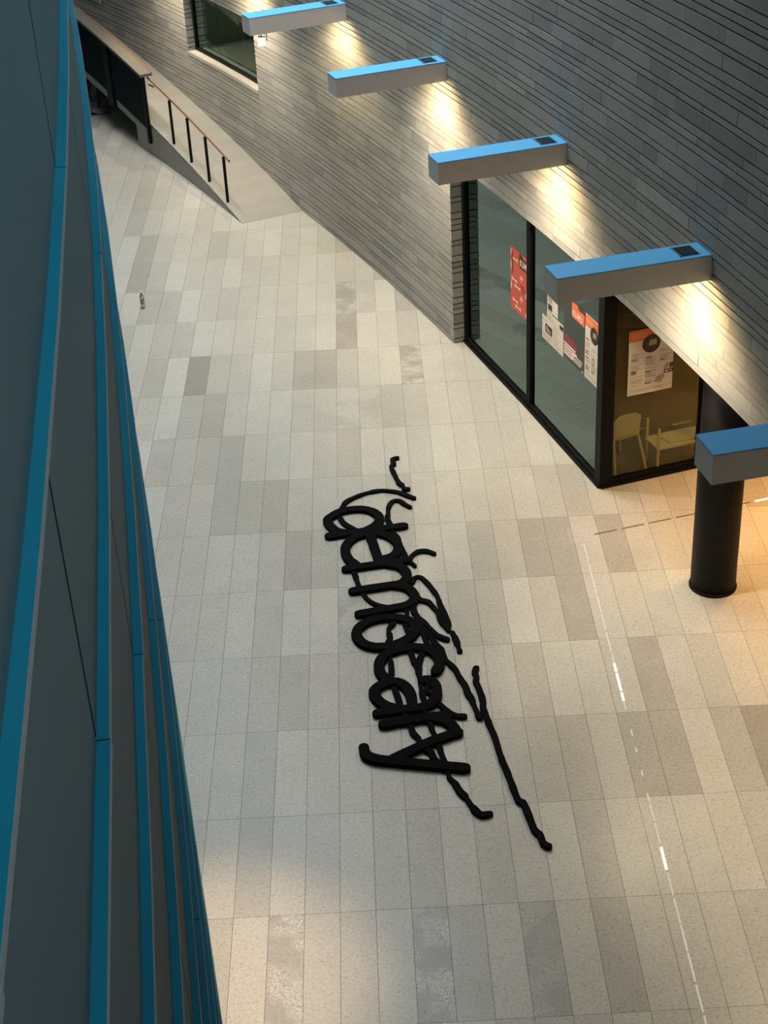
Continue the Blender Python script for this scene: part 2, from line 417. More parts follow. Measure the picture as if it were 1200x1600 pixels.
# ------------------------------------------------------------------ the curved wall of panels and fins on the left
U = 1.35
LX, LY, LR = CAM.x - 71.74061*U, CAM.y - 6.33848*U, 71.770695*U
def LW(y, off, z):          # point on the left wall at northing y
    a = math.asin((y-LY)/LR); r = LR + off
    return (LX + r*cos(a), LY + r*sin(a), z)
ts = [-1.0, -0.2, 0.4, 1.0, 1.592, 2.179, 2.809, 3.526, 4.106, 4.72, 5.33, 5.94, 6.55]
zs = [CAM.z - U*t for t in ts] + [0.0]
def l_hexa(mb, y0, y1, o0, o1, z0, z1, n):
    for i in range(n):
        a = y0+(y1-y0)*i/n; b = y0+(y1-y0)*(i+1)/n
        mb.hexa([LW(a, o0, z0), LW(a, o1, z0), LW(b, o1, z0), LW(b, o0, z0)], [LW(a, o0, z1), LW(a, o1, z1), LW(b, o1, z1), LW(b, o0, z1)])
mb = MB(); l_hexa(mb, -15, 34, -0.30, -0.046, 0, 14.5, 34)
wall_left = mb.build('wall_left', M_BACK, kind='structure'); wall_left['label'] = 'curved dark wall of lapped grey panels and teal fins'
PU = 2.07*U
r3 = random.Random(3)
for k in range(len(zs)-1):
    ztop, zbot = zs[k], zs[k+1]
    ph = (2.99 if k % 2 == 0 else 1.96)      # rows alternate (row above the fin at t = 1 is k = 2)
    n = -2
    while True:
        y1 = CAM.y + U*(ph + 2.07*n); y0 = y1 - PU; n += 1
        if y0 > 31: break
        if y1 < -14.8: continue
        y0 = max(y0, -14.9)
        mb = MB(); l_hexa(mb, y0+0.013, y1-0.013, -0.046, -0.030, zbot+0.001, ztop-0.024, 3)
        mb.build('panel', M_PANEL, wall_left)
        e = r3.uniform(-0.002, 0.002)
        mb = MB(); l_hexa(mb, y0+0.004, y1-0.001, -0.046, e-0.0015, zbot-0.022, zbot, 3)
        mb.mi = 1; l_hexa(mb, y0+0.004, y1-0.001, e-0.0015, e+0.0005, zbot-0.022, zbot, 3)
        if zbot > 0.5: mb.build('fin', [M_TEAL, M_RIM], wall_left)

# ------------------------------------------------------------------ enclosure out of the picture
mb = MB(); mb.box(-9, 12, -14.4, -14.1, -0.3, 16.2); mb.build('wall_back', M_PLASTER, kind='structure')
mb = MB(); mb.box(-18, 12, 32.0, 32.3, -0.3, 16.2); mb.build('wall_front', M_PLASTER, kind='structure')
mb = MB(); mb.box(-18, -5.2, -14.4, 32.3, 16.0, 16.2); mb.box(3.2, 12, -14.4, 32.3, 16.0, 16.2)
mb.build('ceiling', M_PLASTER, kind='structure')

# ------------------------------------------------------------------ lamp beams
def spot(name, loc, power, color, angle, blend, rad, parent=None, aim=None):
    d = bpy.data.lights.new(name, 'SPOT'); d.energy = power; d.color = color; d.spot_size = radians(angle); d.spot_blend = blend; d.shadow_soft_size = rad
    o = bpy.data.objects.new(name, d); o.location = loc
    if aim is not None:
        o.rotation_euler = (Vector(aim)-Vector(loc)).to_track_quat('-Z', 'Y').to_euler()
    COL.objects.link(o); return o
WASH = 128
BEAMS = [(13.67, 'nearest grey lamp beam, cut by the right edge, above the black column'),
         (17.17, 'grey lamp beam with blue top above the shopfront corner and posters'),
         (20.68, 'grey lamp beam with blue top above the left end of the shopfront'),
         (24.35, 'grey lamp beam with blue top between the window and the shopfront'),
         (27.95, 'farthest grey lamp beam, beside the recessed window at the top'),
         (31.6, 'lamp beam above the recessed window, over the top edge of the view'),
         (35.2, 'lamp beam beyond the recessed window, over the ramp'),
         (10.05, 'lamp beam nearest the viewer, past the right edge of the view')]
for s, lab in BEAMS:
    base = W(s, 0)
    ax = (cos(s/WR), sin(s/WR))          # outward from centre = into the stone
    ay = (-ax[1], ax[0])
    t = thing('lamp_beam', lab, 'beam', (base[0], base[1], 3.775), 'wall lamp beams')
    h = 0.163
    mb = MB(); mb.obox(base, ax, ay, -1.53, -0.006, -h, h, 3.775, 4.016); mb.build('beam_body', M_BEAM, t)
    mb = MB(); mb.obox(base, ax, ay, -1.532, -0.004, -h-0.001, h+0.001, 4.016, 4.030); mb.build('top_cover', M_BLUE, t)
    mb = MB(); mb.obox(base, ax, ay, -0.30, -0.10, -0.115, 0.115, 4.030, 4.036); mb.obox(base, ax, ay, -0.30, -0.288, -0.115, 0.115, 4.030, 4.044)
    uf = mb.build('uplight_frame', M_STEEL, t)
    mb = MB(); mb.obox(base, ax, ay, -0.287, -0.112, -0.10, 0.10, 4.036, 4.041); mb.build('uplight_lens', M_LENS, uf)
    mb = MB(); mb.obox(base, ax, ay, -0.010, -0.003, -h-0.012, -h-0.004, 3.80, 3.98); mb.build('bracket', M_WHITE, t)
    mb = MB(); c = (base[0]-0.50*ax[0], base[1]-0.50*ax[1])
    mb.lathe(c, [(0.075, 3.764), (0.085, 3.776)], 20); mb.build('downlight', M_WARM, t)
    if s != 27.95:
        mb = MB(); mb.lathe((base[0]-1.36*ax[0], base[1]-1.36*ax[1]), [(0.05, 3.766), (0.06, 3.776)], 16); mb.build('downlight', M_WARM, t)
    adopt(t)
    c2 = (base[0]-1.36*ax[0], base[1]-1.36*ax[1])
    if s != 27.95: spot('beam_end_lamp', (c2[0], c2[1], 3.74), 215, (1.0, 0.88, 0.72), 105, 0.9, 0.06, aim=(c2[0]+ax[0]*1.4, c2[1]+ax[1]*1.4, 1.6))
    spot('downlight_lamp', (c[0], c[1], 3.755), 78, (1.0, 0.84, 0.56), 150, 0.5, 0.07, aim=(c[0], c[1], 0))
    spot('wall_wash_lamp', (c[0], c[1], 3.755), WASH, (1.0, 0.71, 0.33), 146, 0.55, 0.06, aim=(c[0]+ax[0]*2.4, c[1]+ax[1]*2.4, 0))

# small white spotlight hanging under the outer end of the farthest beam
s = 27.95; base = W(s, 0); ax = (cos(s/WR), sin(s/WR)); ay = (-ax[1], ax[0])
t = thing('spotlight', 'small bright white spotlight hanging under the outer end of the farthest beam', 'lamp', (base[0]-1.30*ax[0]-0.02*ay[0], base[1]-1.30*ax[1]-0.02*ay[1], 3.60))
c = (base[0]-1.36*ax[0]-0.08*ay[0], base[1]-1.36*ax[1]-0.08*ay[1])
mb = MB(); mb.tube([(c[0]+0.03, c[1], 3.775), (c[0], c[1], 3.64)], 0.008, 6); mb.tube([(c[0]+0.10, c[1], 3.775), (c[0]+0.10, c[1], 3.66)], 0.006, 6); mb.build('hanger', M_BLACK, t)
mb = MB(); mb.obox((c[0]-0.02, c[1]), (1, 0), (0, 1), -0.01, 0.10, -0.05, 0.05, 3.60, 3.72); mb.build('lamp_head', M_WHITE, t)
mb = MB(); mb.obox((c[0]-0.02, c[1]), (1, 0), (0, 1), -0.002, 0.092, -0.056, -0.051, 3.61, 3.71); mb.build('lamp_glass', M_WARM, t)
adopt(t)

# ------------------------------------------------------------------ windows in the stone wall
def wall_window(name, a, b, z0, z1, label):
    mb = MB(); o = 0.15; fwid = 0.05
    seg_hexa(mb, a, b, o, o+0.06, z0, z0+fwid, 3); seg_hexa(mb, a, b, o, o+0.06, z1-fwid, z1, 3)
    seg_hexa(mb, a, a+fwid, o, o+0.06, z0+fwid, z1-fwid); seg_hexa(mb, b-0.07, b, o, o+0.06, z0+fwid, z1-fwid)
    f = mb.build(name, M_BLACK, kind='structure'); f['label'] = label
    mb = MB(); seg_hexa(mb, a+fwid, b-0.07, o+0.025, o+0.035, z0+fwid, z1-fwid, 3); mb.build('pane', M_GLASS_UP, f)
    mb = MB(); mb.tint = (0.8, 0.3, 0, 1); seg_hexa(mb, a, b+0.02, -0.012, o+0.0, z0-0.07, z0-0.002, 3); mb.build('sill', M_SILL, f)
    mb = MB(); mb.tint = (0.5, 0.3, 0, 1); seg_hexa(mb, a, b, TH, TH+0.9, z0-0.05, z0, 3); mb.build('inner_ledge', M_SILL, f)
    mb = MB(); seg_hexa(mb, a-0.3, b+0.3, TH+0.9, TH+1.0, z0-0.4, z1+0.4, 3); seg_hexa(mb, a-0.3, b+0.3, TH+0.001, TH+0.9, z1+0.3, z1+0.4, 3)
    seg_hexa(mb, a-0.3, a-0.2, TH+0.001, TH+0.9, z0-0.4, z1+0.3); seg_hexa(mb, b+0.2, b+0.3, TH+0.001, TH+0.9, z0-0.4, z1+0.3)
    mb.build('room_shell', M_ROOM, f)
    return f
wall_window('window_1', WB[0], WB[1], WB[2], WB[3], 'recessed window in the stone wall beside the farthest beam')
wall_window('window_2', WC[0], WC[1], WC[2], WC[3], 'window at the top left corner above the ramp')

# ------------------------------------------------------------------ glazed shopfront
A = (1.85, 9.77); Mx = (2.53, 7.62); K = (3.165, 5.47); D = (4.45, 5.87); D2 = (6.6, 6.54)
def unit(p, q):
    l = hypot(q[0]-p[0], q[1]-p[1]); return ((q[0]-p[0])/l, (q[1]-p[1])/l), l
win = thing('shopfront', 'black framed glass shopfront with posters under the stone wall', 'window', (K[0], K[1], 0))
def frame_run(p, q, post0, post1, inward):
    d, l = unit(p, q); n = (-d[1]*inward, d[0]*inward)     # n points indoors
    mb = MB(); mb.obox(p, d, n, 0, l, 0.0, 0.07, 0.0, 0.085); mb.build('bottom_rail', M_BLACK, win)
    mb = MB(); mb.obox(p, d, n, 0, l, -0.035, 0.0, 0.0, 0.03); mb.build('threshold', M_BLACK, win)
    mb = MB(); mb.obox(p, d, n, 0, l, 0.0, 0.07, LINTEL-0.09, LINTEL-0.014); mb.build('top_rail', M_BLACK, win)
    mb = MB(); mb.obox(p, d, n, post0, l-post1, 0.03, 0.042, 0.085, LINTEL-0.09); mb.build('pane', M_GLASS if n[0] > 0.7 else M_GLASS_SIDE, win)
    return d, n, l
d1, n1, l1 = frame_run(A, Mx, 0.05, 0.02, 1)
d2, n2, l2 = frame_run(Mx, K, 0.03, 0.05, 1)
d3, n3, l3 = frame_run(K, D, 0.10, 0.02, 1)
d4, n4, l4 = frame_run(D, D2, 0.03, 0.05, 1)
mb = MB(); mb.obox(A, d1, n1, -0.02, 0.075, -0.01, 0.10, 0, LINTEL-0.014); mb.build('post', M_BLACK, win)
mb = MB(); mb.obox(Mx, d2, n2, -0.045, -0.005, -0.012, 0.09, 0, LINTEL-0.014); mb.build('post', M_BLACK, win)
mb = MB(); mb.obox(Mx, d2, n2, 0.012, 0.052, -0.008, 0.09, 0, LINTEL-0.014); mb.build('post', M_BLACK, win)
mb = MB(); mb.obox(K, d3, n3, -0.02, 0.145, -0.012, 0.13, 0, LINTEL-0.014); mb.build('corner_post', M_BLACK, win)
mb = MB(); mb.obox(D, d4, n4, -0.04, 0.04, -0.01, 0.10, 0, LINTEL-0.014); mb.build('post', M_BLACK, win)
adopt(win)

# soffit over the recessed entrance and the dark room behind the glass
mb = MB()
def ring(s0, s1, n, o0): return [W(s0+(s1-s0)*i/n, o0) for i in range(n+1)]
seg_hexa(mb, S_MIN, S_COR+0.3, 0.21, 6.5, LINTEL+0.0, LINTEL+0.10, 12)
o = mb.build('ceiling.001', M_SOFFIT, kind='structure'); o['label'] = 'soffit over the recessed entrance'
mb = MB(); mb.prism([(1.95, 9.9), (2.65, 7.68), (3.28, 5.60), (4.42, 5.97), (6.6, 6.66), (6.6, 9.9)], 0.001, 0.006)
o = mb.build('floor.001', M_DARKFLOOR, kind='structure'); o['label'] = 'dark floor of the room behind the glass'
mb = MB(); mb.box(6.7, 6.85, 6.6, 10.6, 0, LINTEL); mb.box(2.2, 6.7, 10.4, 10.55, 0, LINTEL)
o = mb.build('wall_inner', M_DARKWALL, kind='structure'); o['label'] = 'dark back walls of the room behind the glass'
mb = MB(); mb.box(8.6, 8.8, -4, 7.5, 0, LINTEL); mb.box(6.7, 8.6, 6.8, 7.0, 0, LINTEL)
o = mb.build('wall_entrance', M_ENTRY, kind='structure'); o['label'] = 'back wall of the recessed entrance'
for x, y, p, lb in ((5.35, 4.5, 720, 'round warm downlight in the entrance soffit nearest the glazed corner'), (6.6, 3.4, 330, 'round warm downlight deep in the entrance soffit'), (5.9, 1.4, 200, 'round warm downlight in the entrance soffit nearest the viewer')):
    t = thing('ceiling_downlight', lb, 'lamp', (x, y, LINTEL), 'soffit downlights')
    mb = MB(); mb.lathe((x, y), [(0.07, LINTEL-0.012), (0.085, LINTEL)], 20); mb.build('lamp_face', M_WARM, t); adopt(t)
    spot('entrance_lamp', (x, y, LINTEL-0.03), p, (1.0, 0.50, 0.14), 116, 0.9, 0.30, aim=(x, y, 0))
spot('room_lamp', (4.3, 6.7, 2.6), 40, (1.0, 0.84, 0.48), 120, 0.9, 0.1, aim=(4.0, 6.0, 0))
area('window_room_fill', W(33.5, 0.85, 3.15), (0, 0, (33.5/WR)), 0.6, 2.8, 11, (0.9, 1.0, 0.85))  # unseen fill added to brighten the room behind the window

# ------------------------------------------------------------------ posters on the glass
def poster(run, u0, u1, z0, z1, label, mat, name='poster'):
    p, d, n = run
    t = thing(name, label, 'poster', (p[0]+d[0]*(u0+u1)/2 + n[0]*0.02, p[1]+d[1]*(u0+u1)/2 + n[1]*0.02, z0))
    mb = MB(); mb.obox(p, d, n, u0, u1, 0.0245, 0.0285, z0, z1); mb.build('sheet', mat, t)
    return t
def patch(t, run, name, mat, rects, lift=0.0):
    p, d, n = run; mb = MB()
    for a, b, c, e in rects: mb.obox(p, d, n, a, b, 0.0225-lift, 0.0244-lift, c, e)
    o = mb.build(name, mat, t)
    if len(rects) > 1: o['kind'] = 'stuff'
    return o
def poly_patch(t, run, name, mat, polys, lift=0.0):
    p, d, n = run; mb = MB()
    for pl in polys:
        N_ = len(pl); vs = []
        for q in (0.0225-lift, 0.0244-lift):
            vs += [(p[0]+d[0]*u+n[0]*q, p[1]+d[1]*u+n[1]*q, z) for u, z in pl]
        mb.add(vs, [tuple(range(N_)), tuple(range(N_, 2*N_))[::-1]] + [(i, i+N_, (i+1) % N_+N_, (i+1) % N_) for i in range(N_)])
    o = mb.build(name, mat, t)
    if len(polys) > 1: o['kind'] = 'stuff'
    return o
def circle(u, z, r, n=24, sx=1): return [(u+r*sx*cos(2*pi*i/n), z+r*sin(2*pi*i/n)) for i in range(n)]
def words(t, run, name, mat, text, u, z, size, xs=1.0, tilt=0.0, bold=0.0):
    p, d, n = run
    cu = bpy.data.curves.new(name, 'FONT'); cu.body = text; cu.size = size; cu.extrude = 0.0008; cu.offset = bold
    tmp = bpy.data.objects.new(name, cu); COL.objects.link(tmp)
    dg = bpy.context.evaluated_depsgraph_get(); me = bpy.data.meshes.new_from_object(tmp.evaluated_get(dg))
    bpy.data.objects.remove(tmp)
    me.materials.clear(); me.materials.append(mat)
    ct, st_ = cos(tilt), sin(tilt)
    for v in me.vertices:
        x, y, zz = v.co.x*xs, v.co.y, v.co.z
        x, y = x*ct - y*st_, x*st_ + y*ct
        q = 0.0215 - zz
        v.co = (p[0]+d[0]*(u+x)+n[0]*q, p[1]+d[1]*(u+x)+n[1]*q, z+y)
    return link(bpy.data.objects.new(name, me), t)
R1 = (A, d1, n1); R2 = (Mx, d2, n2); R3 = (K, d3, n3)
# red festival poster, its right part behind the post
t = poster(R1, 1.62, 2.21, 1.20, 2.05, 'red poster with white stars and dumbbell shapes on the first pane', M_RED)
def star(u, z, r): return [(u + (r if i % 2 == 0 else r*0.35)*sin(i*pi/4)*0.9, z + (r if i % 2 == 0 else r*0.35)*cos(i*pi/4)) for i in range(8)]
def bone(u, z, l, h=0.03): return [(u, z+h), (u+0.03, z+0.008), (u+l-0.03, z+0.008), (u+l, z+h), (u+l, z-h), (u+l-0.03, z-0.008), (u+0.03, z-0.008), (u, z-h)]
poly_patch(t, R1, 'white_shape', M_PINK, [star(1.97, 1.72, .055), star(1.97, 1.43, .055), bone(1.66, 1.62, .17), bone(1.76, 1.55, .17), bone(1.70, 1.34, .16), bone(1.78, 1.27, .17), bone(1.70, 1.91, .14),
      [(1.63, 1.86), (1.66, 1.80), (1.63, 1.70)], [(1.63, 1.58), (1.67, 1.52), (1.63, 1.45)], [(1.63, 2.02), (1.66, 1.99), (1.63, 1.93)], [(2.10, 1.56), (2.13, 1.56), (2.13, 1.50), (2.10, 1.50)], [(2.10, 1.29), (2.13, 1.29), (2.13, 1.24), (2.10, 1.24)]])
poly_patch(t, R1, 'dark_badge', M_INK, [[(1.90, 2.03), (1.90, 1.88), (1.93, 1.85), (2.21, 1.85), (2.21, 2.0), (2.03, 2.0), (1.97, 2.045), (1.92, 2.045)]], -0.0)
words(t, R1, 'lettering', M_PINK, 'KUMU', 1.925, 1.885, 0.125, 0.80, 0, 0.002)
patch(t, R1, 'red_print', paint('poster_dark_red', (0.22, 0.02, 0.015), 0.5), [(1.66, 1.685, 1.68, 2.0), (1.69, 1.705, 1.72, 1.98), (1.93, 2.05, 1.60, 1.625), (1.97, 2.09, 1.565, 1.585), (1.99, 2.09, 1.53, 1.55), (2.165, 2.18, 1.25, 1.46)])
# white notices
t = poster(R2, 0.54, 0.86, 1.635, 1.87, 'small white notice with two dark pictures under the beam end', M_PAPER, 'notice')
patch(t, R2, 'picture', M_GREYINK, [(0.57, 0.69, 1.76, 1.84)]); patch(t, R2, 'picture', M_INK, [(0.57, 0.69, 1.655, 1.735)])
t = poster(R2, 0.53, 0.695, 1.525, 1.62, 'smallest white slip stuck above the picture notice', M_PAPER, 'notice')
patch(t, R2, 'printed_lines', M_GREYINK, [(0.56, 0.66, 1.585, 1.592), (0.57, 0.65, 1.565, 1.571), (0.56, 0.66, 1.545, 1.551)])
t = poster(R2, 0.385, 0.70, 1.20, 1.515, 'white notice with one dark photograph, leftmost of the lower notices', M_PAPER, 'notice')
patch(t, R2, 'picture', M_INK, [(0.49, 0.695, 1.32, 1.43)])
patch(t, R2, 'picture_light', M_PAPER, [(0.53, 0.555, 1.345, 1.41), (0.58, 0.60, 1.34, 1.39), (0.63, 0.645, 1.335, 1.38)], 0.002)
patch(t, R2, 'printed_lines', M_GREYINK, [(0.41, 0.55, 1.47-0.02*i, 1.474-0.02*i) for i in range(1)] + [(0.42, 0.66, 1.285-0.018*i, 1.289-0.018*i) for i in range(4)])
t = poster(R2, 0.705, 1.035, 1.20, 1.61, 'tall white printed notice beside the dark poster', M_PAPER, 'notice')
patch(t, R2, 'dark_stamp', M_INK, [(0.925, 1.03, 1.535, 1.59)])
patch(t, R2, 'printed_lines', M_GREYINK, [(0.74, 0.74+0.05+0.2*((i*7) % 5)/5, 1.52-0.022*i, 1.525-0.022*i) for i in range(13)])
# dark poster with orange badge
t = poster(R2, 1.045, 1.645, 1.235, 2.05, 'dark poster with an orange KUMU badge on the second pane', M_NIGHT)
poly_patch(t, R2, 'orange_badge', M_ORANGE, [[(1.28, 1.87), (1.30, 1.85), (1.64, 1.85), (1.64, 2.0), (1.47, 2.0), (1.45, 2.03), (1.43, 2.045), (1.30, 2.045), (1.28, 2.03)]])
words(t, R2, 'lettering', M_PINK, 'KUMU', 1.30, 1.875, 0.11, 0.93, 0, 0.001)
poly_patch(t, R2, 'red_figure', paint('poster_maroon', (0.22, 0.03, 0.035), 0.5), [[(1.07, 1.50), (1.12, 1.56), (1.20, 1.55), (1.24, 1.53), (1.33, 1.55), (1.40, 1.50), (1.46, 1.50), (1.46, 1.44), (1.07, 1.44)]])
patch(t, R2, 'printed_lines', M_PINK, [(1.06, 1.40, 1.415, 1.44), (1.06, 1.44, 1.375, 1.40), (1.06, 1.36, 1.34, 1.36), (1.30, 1.60, 1.36, 1.372), (1.06, 1.34, 1.305, 1.325), (1.06, 1.30, 1.28, 1.293), (1.30, 1.58, 1.32, 1.335), (1.30, 1.56, 1.29, 1.30), (1.59, 1.625, 1.25, 1.265)])
# orange-headed programme posters
def programme(run, u0, u1, z0, z1, label, flip=False):
    t = poster(run, u0, u1, z0, z1, label, M_PAPER); w_, h_ = u1-u0, z1-z0
    patch(t, run, 'orange_header', M_ORANGE, [(u0+0.004, u1-0.004, z1-0.17*h_, z1-0.004)])
    patch(t, run, 'header_lines', paint('poster_pale_orange', (0.80, 0.36, 0.20), 0.5), [(u0+0.03, u0+0.36*w_, z1-0.055*h_, z1-0.045*h_), (u0+0.03, u0+0.42*w_, z1-0.085*h_, z1-0.072*h_), (u0+0.03, u0+0.38*w_, z1-0.12*h_, z1-0.105*h_)], 0.002)
    cu_, cz_ = u0+0.49*w_, z1-0.235*h_
    poly_patch(t, run, 'round_picture', M_INK, [circle(cu_, cz_, 0.20*w_)], 0.002)
    poly_patch(t, run, 'picture_light', M_OLIVE, [[(cu_-0.06*w_, cz_-0.05*w_), (cu_+0.12*w_, cz_-0.03*w_), (cu_+0.11*w_, cz_+0.09*w_), (cu_-0.04*w_, cz_+0.08*w_)]], 0.004)
    r = random.Random(int(u0*1000)); L_ = []; B_ = []
    for c in range(3):
        a = u0 + w_*(0.06 + 0.32*c); zz = z1 - (0.36 if c != 1 else 0.45)*h_
        while zz > z0 + (0.13 if c < 2 else 0.45)*h_:
            if r.random() < 0.16: B_.append((a, a+w_*r.uniform(0.10, 0.17), zz, zz+0.009*h_*1.3)); zz -= 0.018*h_
            else: L_.append((a, a+w_*r.uniform(0.12, 0.27), zz, zz+0.006*h_)); zz -= 0.0165*h_
            if r.random() < 0.12: zz -= 0.03*h_
    L_ += [(u0+0.04*w_, u1-0.05*w_, z0+0.075*h_, z0+0.080*h_), (u0+0.04*w_, u0+0.8*w_, z0+0.05*h_, z0+0.055*h_)]
    patch(t, run, 'printed_lines', M_GREYINK, L_); patch(t, run, 'printed_heading', M_INK, B_)
    a = u1 - 0.20*w_
    mr = paint('poster_maroon_square', (0.10, 0.012, 0.010), 0.5)
    if not flip:
        patch(t, run, 'logo_square', mr, [(a+0.12*w_, u1-0.002, z0+0.34*h_, z0+0.41*h_), (a, a+0.11*w_, z0+0.26*h_, z0+0.32*h_), (a+0.12*w_, u1-0.002, z0+0.26*h_, z0+0.325*h_)], 0.002)
        patch(t, run, 'logo_centre', M_PAPER, [(a+0.025*w_, a+0.085*w_, z0+0.275*h_, z0+0.305*h_), (a+0.145*w_, u1-0.02, z0+0.278*h_, z0+0.307*h_)], 0.004)
        poly_patch(t, run, 'grey_figure', M_GREYINK, [[(a-0.02*w_, z0+0.33*h_), (a+0.03*w_, z0+0.40*h_), (a+0.10*w_, z0+0.42*h_), (a+0.10*w_, z0+0.34*h_)], [(a-0.2*w_, z0+0.15*h_), (a-0.17*w_, z0+0.22*h_), (a-0.02*w_, z0+0.26*h_), (a+0.03*w_, z0+0.22*h_), (a-0.06*w_, z0+0.13*h_)]], 0.001)
    else:
        poly_patch(t, run, 'dark_badge', mr, [[(u1-0.17*w_, z1-0.02*h_), (u1-0.17*w_, z1-0.13*h_), (u1+0.02*w_, z1-0.14*h_), (u1+0.02*w_, z1-0.03*h_)]], 0.002)
        poly_patch(t, run, 'grey_figure', M_GREYINK, [circle(u1-0.14*w_, z0+0.16*h_, 0.06*h_, 14, 0.5)], 0.001)
    return t
programme(R2, 1.66, 2.185, 1.235, 2.05, 'white programme poster with orange header, left of the corner post', True)
programme(R3, 0.325, 0.905, 1.155, 1.985, 'white programme poster with orange header on the yellow-lit right pane')
for o in list(bpy.data.objects):
    if o.type == 'EMPTY' and o.get('category') == 'poster': adopt(o)

# ------------------------------------------------------------------ furniture behind the glass
def slab(mb, pts, z0, z1): mb.prism(pts, z0, z1)
t = thing('chair', 'pale wooden chair with backrest to the glass behind the corner post', 'chair', (3.62, 6.0, 0.006))
ex = (0.92, 0.39); ey = (-0.39, 0.92); o0 = (3.36, 5.72)
def Q(u, v, z): return (o0[0]+ex[0]*u+ey[0]*v, o0[1]+ex[1]*u+ey[1]*v, z)
mb = MB(); mb.obox(o0, ex, ey, 0.0, 0.38, 0.08, 0.46, 0.44, 0.465); mb.build('seat', M_WOOD, t)
mb = MB(); vs = []
for i in range(7):
    u = 0.36*i/6; c = 0.035*(1-((i-3)/3)**2)
    for (dv, z) in ((0.00, 0.49), (0.0, 0.79-(0.03 if i in (0, 6) else 0)), (0.02, 0.79-(0.03 if i in (0, 6) else 0)), (0.02, 0.49)):
        vs.append(Q(u, 0.03-c*-1-0.04 + dv + (0.03 if z < 0.6 else 0), z))
fs = []
for i in range(6):
    for k in range(4): fs.append((i*4+k, i*4+(k+1) % 4, (i+1)*4+(k+1) % 4, (i+1)*4+k))
fs += [(0, 3, 2, 1), (24, 25, 26, 27)]
mb.add(vs, fs); mb.build('backrest', M_WOOD, t)
for (a, b, c, e) in ((0.02, 0.05, -0.03, -0.10), (0.36, 0.05, 0.41, -0.10), (0.04, 0.44, 0.01, 0.47), (0.35, 0.44, 0.39, 0.47)):
    mb = MB(); mb.tube([Q(a, b, 0.50 if e < 0 else 0.445), Q(c, e, 0.006)], 0.014, 8); mb.build('leg', M_WOOD, t)
for a in (0.0,):
    mb = MB(); mb.tube([Q(0.38, 0.06, 0.66), Q(0.50, 0.10, 0.66)], 0.006, 6); mb.build('metal_arm', M_STEEL, t); mb = MB(); mb.tube([Q(0.38, 0.12, 0.47), Q(0.50, 0.16, 0.47)], 0.008, 6); mb.build('metal_arm', M_STEEL, t)
adopt(t)
t = thing('low_table', 'low pale wooden table with raised corner posts on the yellow-lit side', 'table', (4.15, 6.0, 0.006))
e1 = (0.955, 0.297); e2 = (-0.297, 0.955); o1 = (3.89, 5.75)
mb = MB(); mb.obox(o1, e1, e2, 0, 0.72, 0, 0.34, 0.31, 0.335); mb.build('tabletop', M_WOOD, t)
for a, b, zt in ((0.02, 0.02, 0.60), (0.02, 0.32, 0.60), (0.66, 0.02, 0.95), (0.66, 0.32, 0.31)):
    mb = MB(); mb.obox(o1, e1, e2, a-0.015, a+0.015, b-0.012, b+0.012, 0.006, zt); mb.build('leg', M_WOOD, t)
adopt(t)
t = MB(); t.add([(o1[0]+e1[0]*u+e2[0]*v, o1[1]+e1[1]*u+e2[1]*v, z) for z in (0.336, 0.352) for u, v in ((0.20, 0.05), (0.62, 0.05), (0.58, 0.32), (0.14, 0.32))], [(0, 3, 2, 1), (4, 5, 6, 7), (0, 1, 5, 4), (1, 2, 6, 5), (2, 3, 7, 6), (3, 0, 4, 7)])
tag(t.build('wooden_board', M_WOOD), 'flat pale wooden board lying on the low table', 'board')

# ------------------------------------------------------------------ column
t = thing('column', 'thick round black column under the nearest lamp beam', 'column', (4.07, 3.30, 0))
mb = MB(); mb.lathe((4.07, 3.30), [(0.243, 0.03), (0.243, LINTEL-0.002)], 64); mb.build('shaft', M_COLUMN, t, smooth=False)
mb = MB(); mb.lathe((4.07, 3.30), [(0.256, 0.001), (0.256, 0.026), (0.245, 0.034)], 64); mb.build('base_ring', M_BLACK, t)
adopt(t)
for o in t.children:
    for p_ in o.data.polygons: p_.use_smooth = len(p_.vertices) == 4

# ------------------------------------------------------------------ ramp, balustrade, handrail
S0, SL = 30.25, 0.145
def zr(s): return max(0.0, SL*(s-S0))
RE = 43.5
t = thing('ramp', 'pale stone ramp rising along the foot of the stone wall', 'ramp', W(S0, -0.5, 0))
n = 60
mb = MB()
for i in range(n):
    a = S0 + (RE-S0)*i/n; b = S0 + (RE-S0)*(i+1)/n
    mb.tint = (0.5 + 0.10*sin(i*2.3), 0.4, 0, 1)
    mb.hexa([W(a, -1.10, zr(a)-0.05*min(1, i)), W(a, 0.0, zr(a)-0.05*min(1, i)), W(b, 0.0, zr(b)-0.05), W(b, -1.10, zr(b)-0.05)],
            [W(a, -1.10, zr(a)+0.003), W(a, 0.0, zr(a)+0.003), W(b, 0.0, zr(b)+0.003), W(b, -1.10, zr(b)+0.003)])
mb.build('walking_surface', M_RAMP, t)
mb = MB(); seg_hexa(mb, S0+0.02, 35.4, -1.12, -1.06, 0.0, 0.0, 12, 0.0, zr(35.4)-0.03)
mb.v = [(x, y, (0.0 if z_ == 0 else z_)) for x, y, z_ in mb.v]
mb.build('side_wall', M_CONC, t)
mb = MB(); mb.tint = (0.9, 0.4, 0, 1); seg_hexa(mb, S0+0.03, 35.4, -1.125, -1.05, zr(S0+.03), 0.008, 12, zr(35.4)-0.02, zr(35.4)+0.008); mb.build('edge_strip', M_RAMP, t)
mb = MB(); seg_hexa(mb, 35.4, RE, -1.12, -0.02, zr(35.4)-0.33, zr(35.4)-0.06, 14, zr(RE)-0.33, zr(RE)-0.06); mb.build('slab_edge', M_CONC, t)
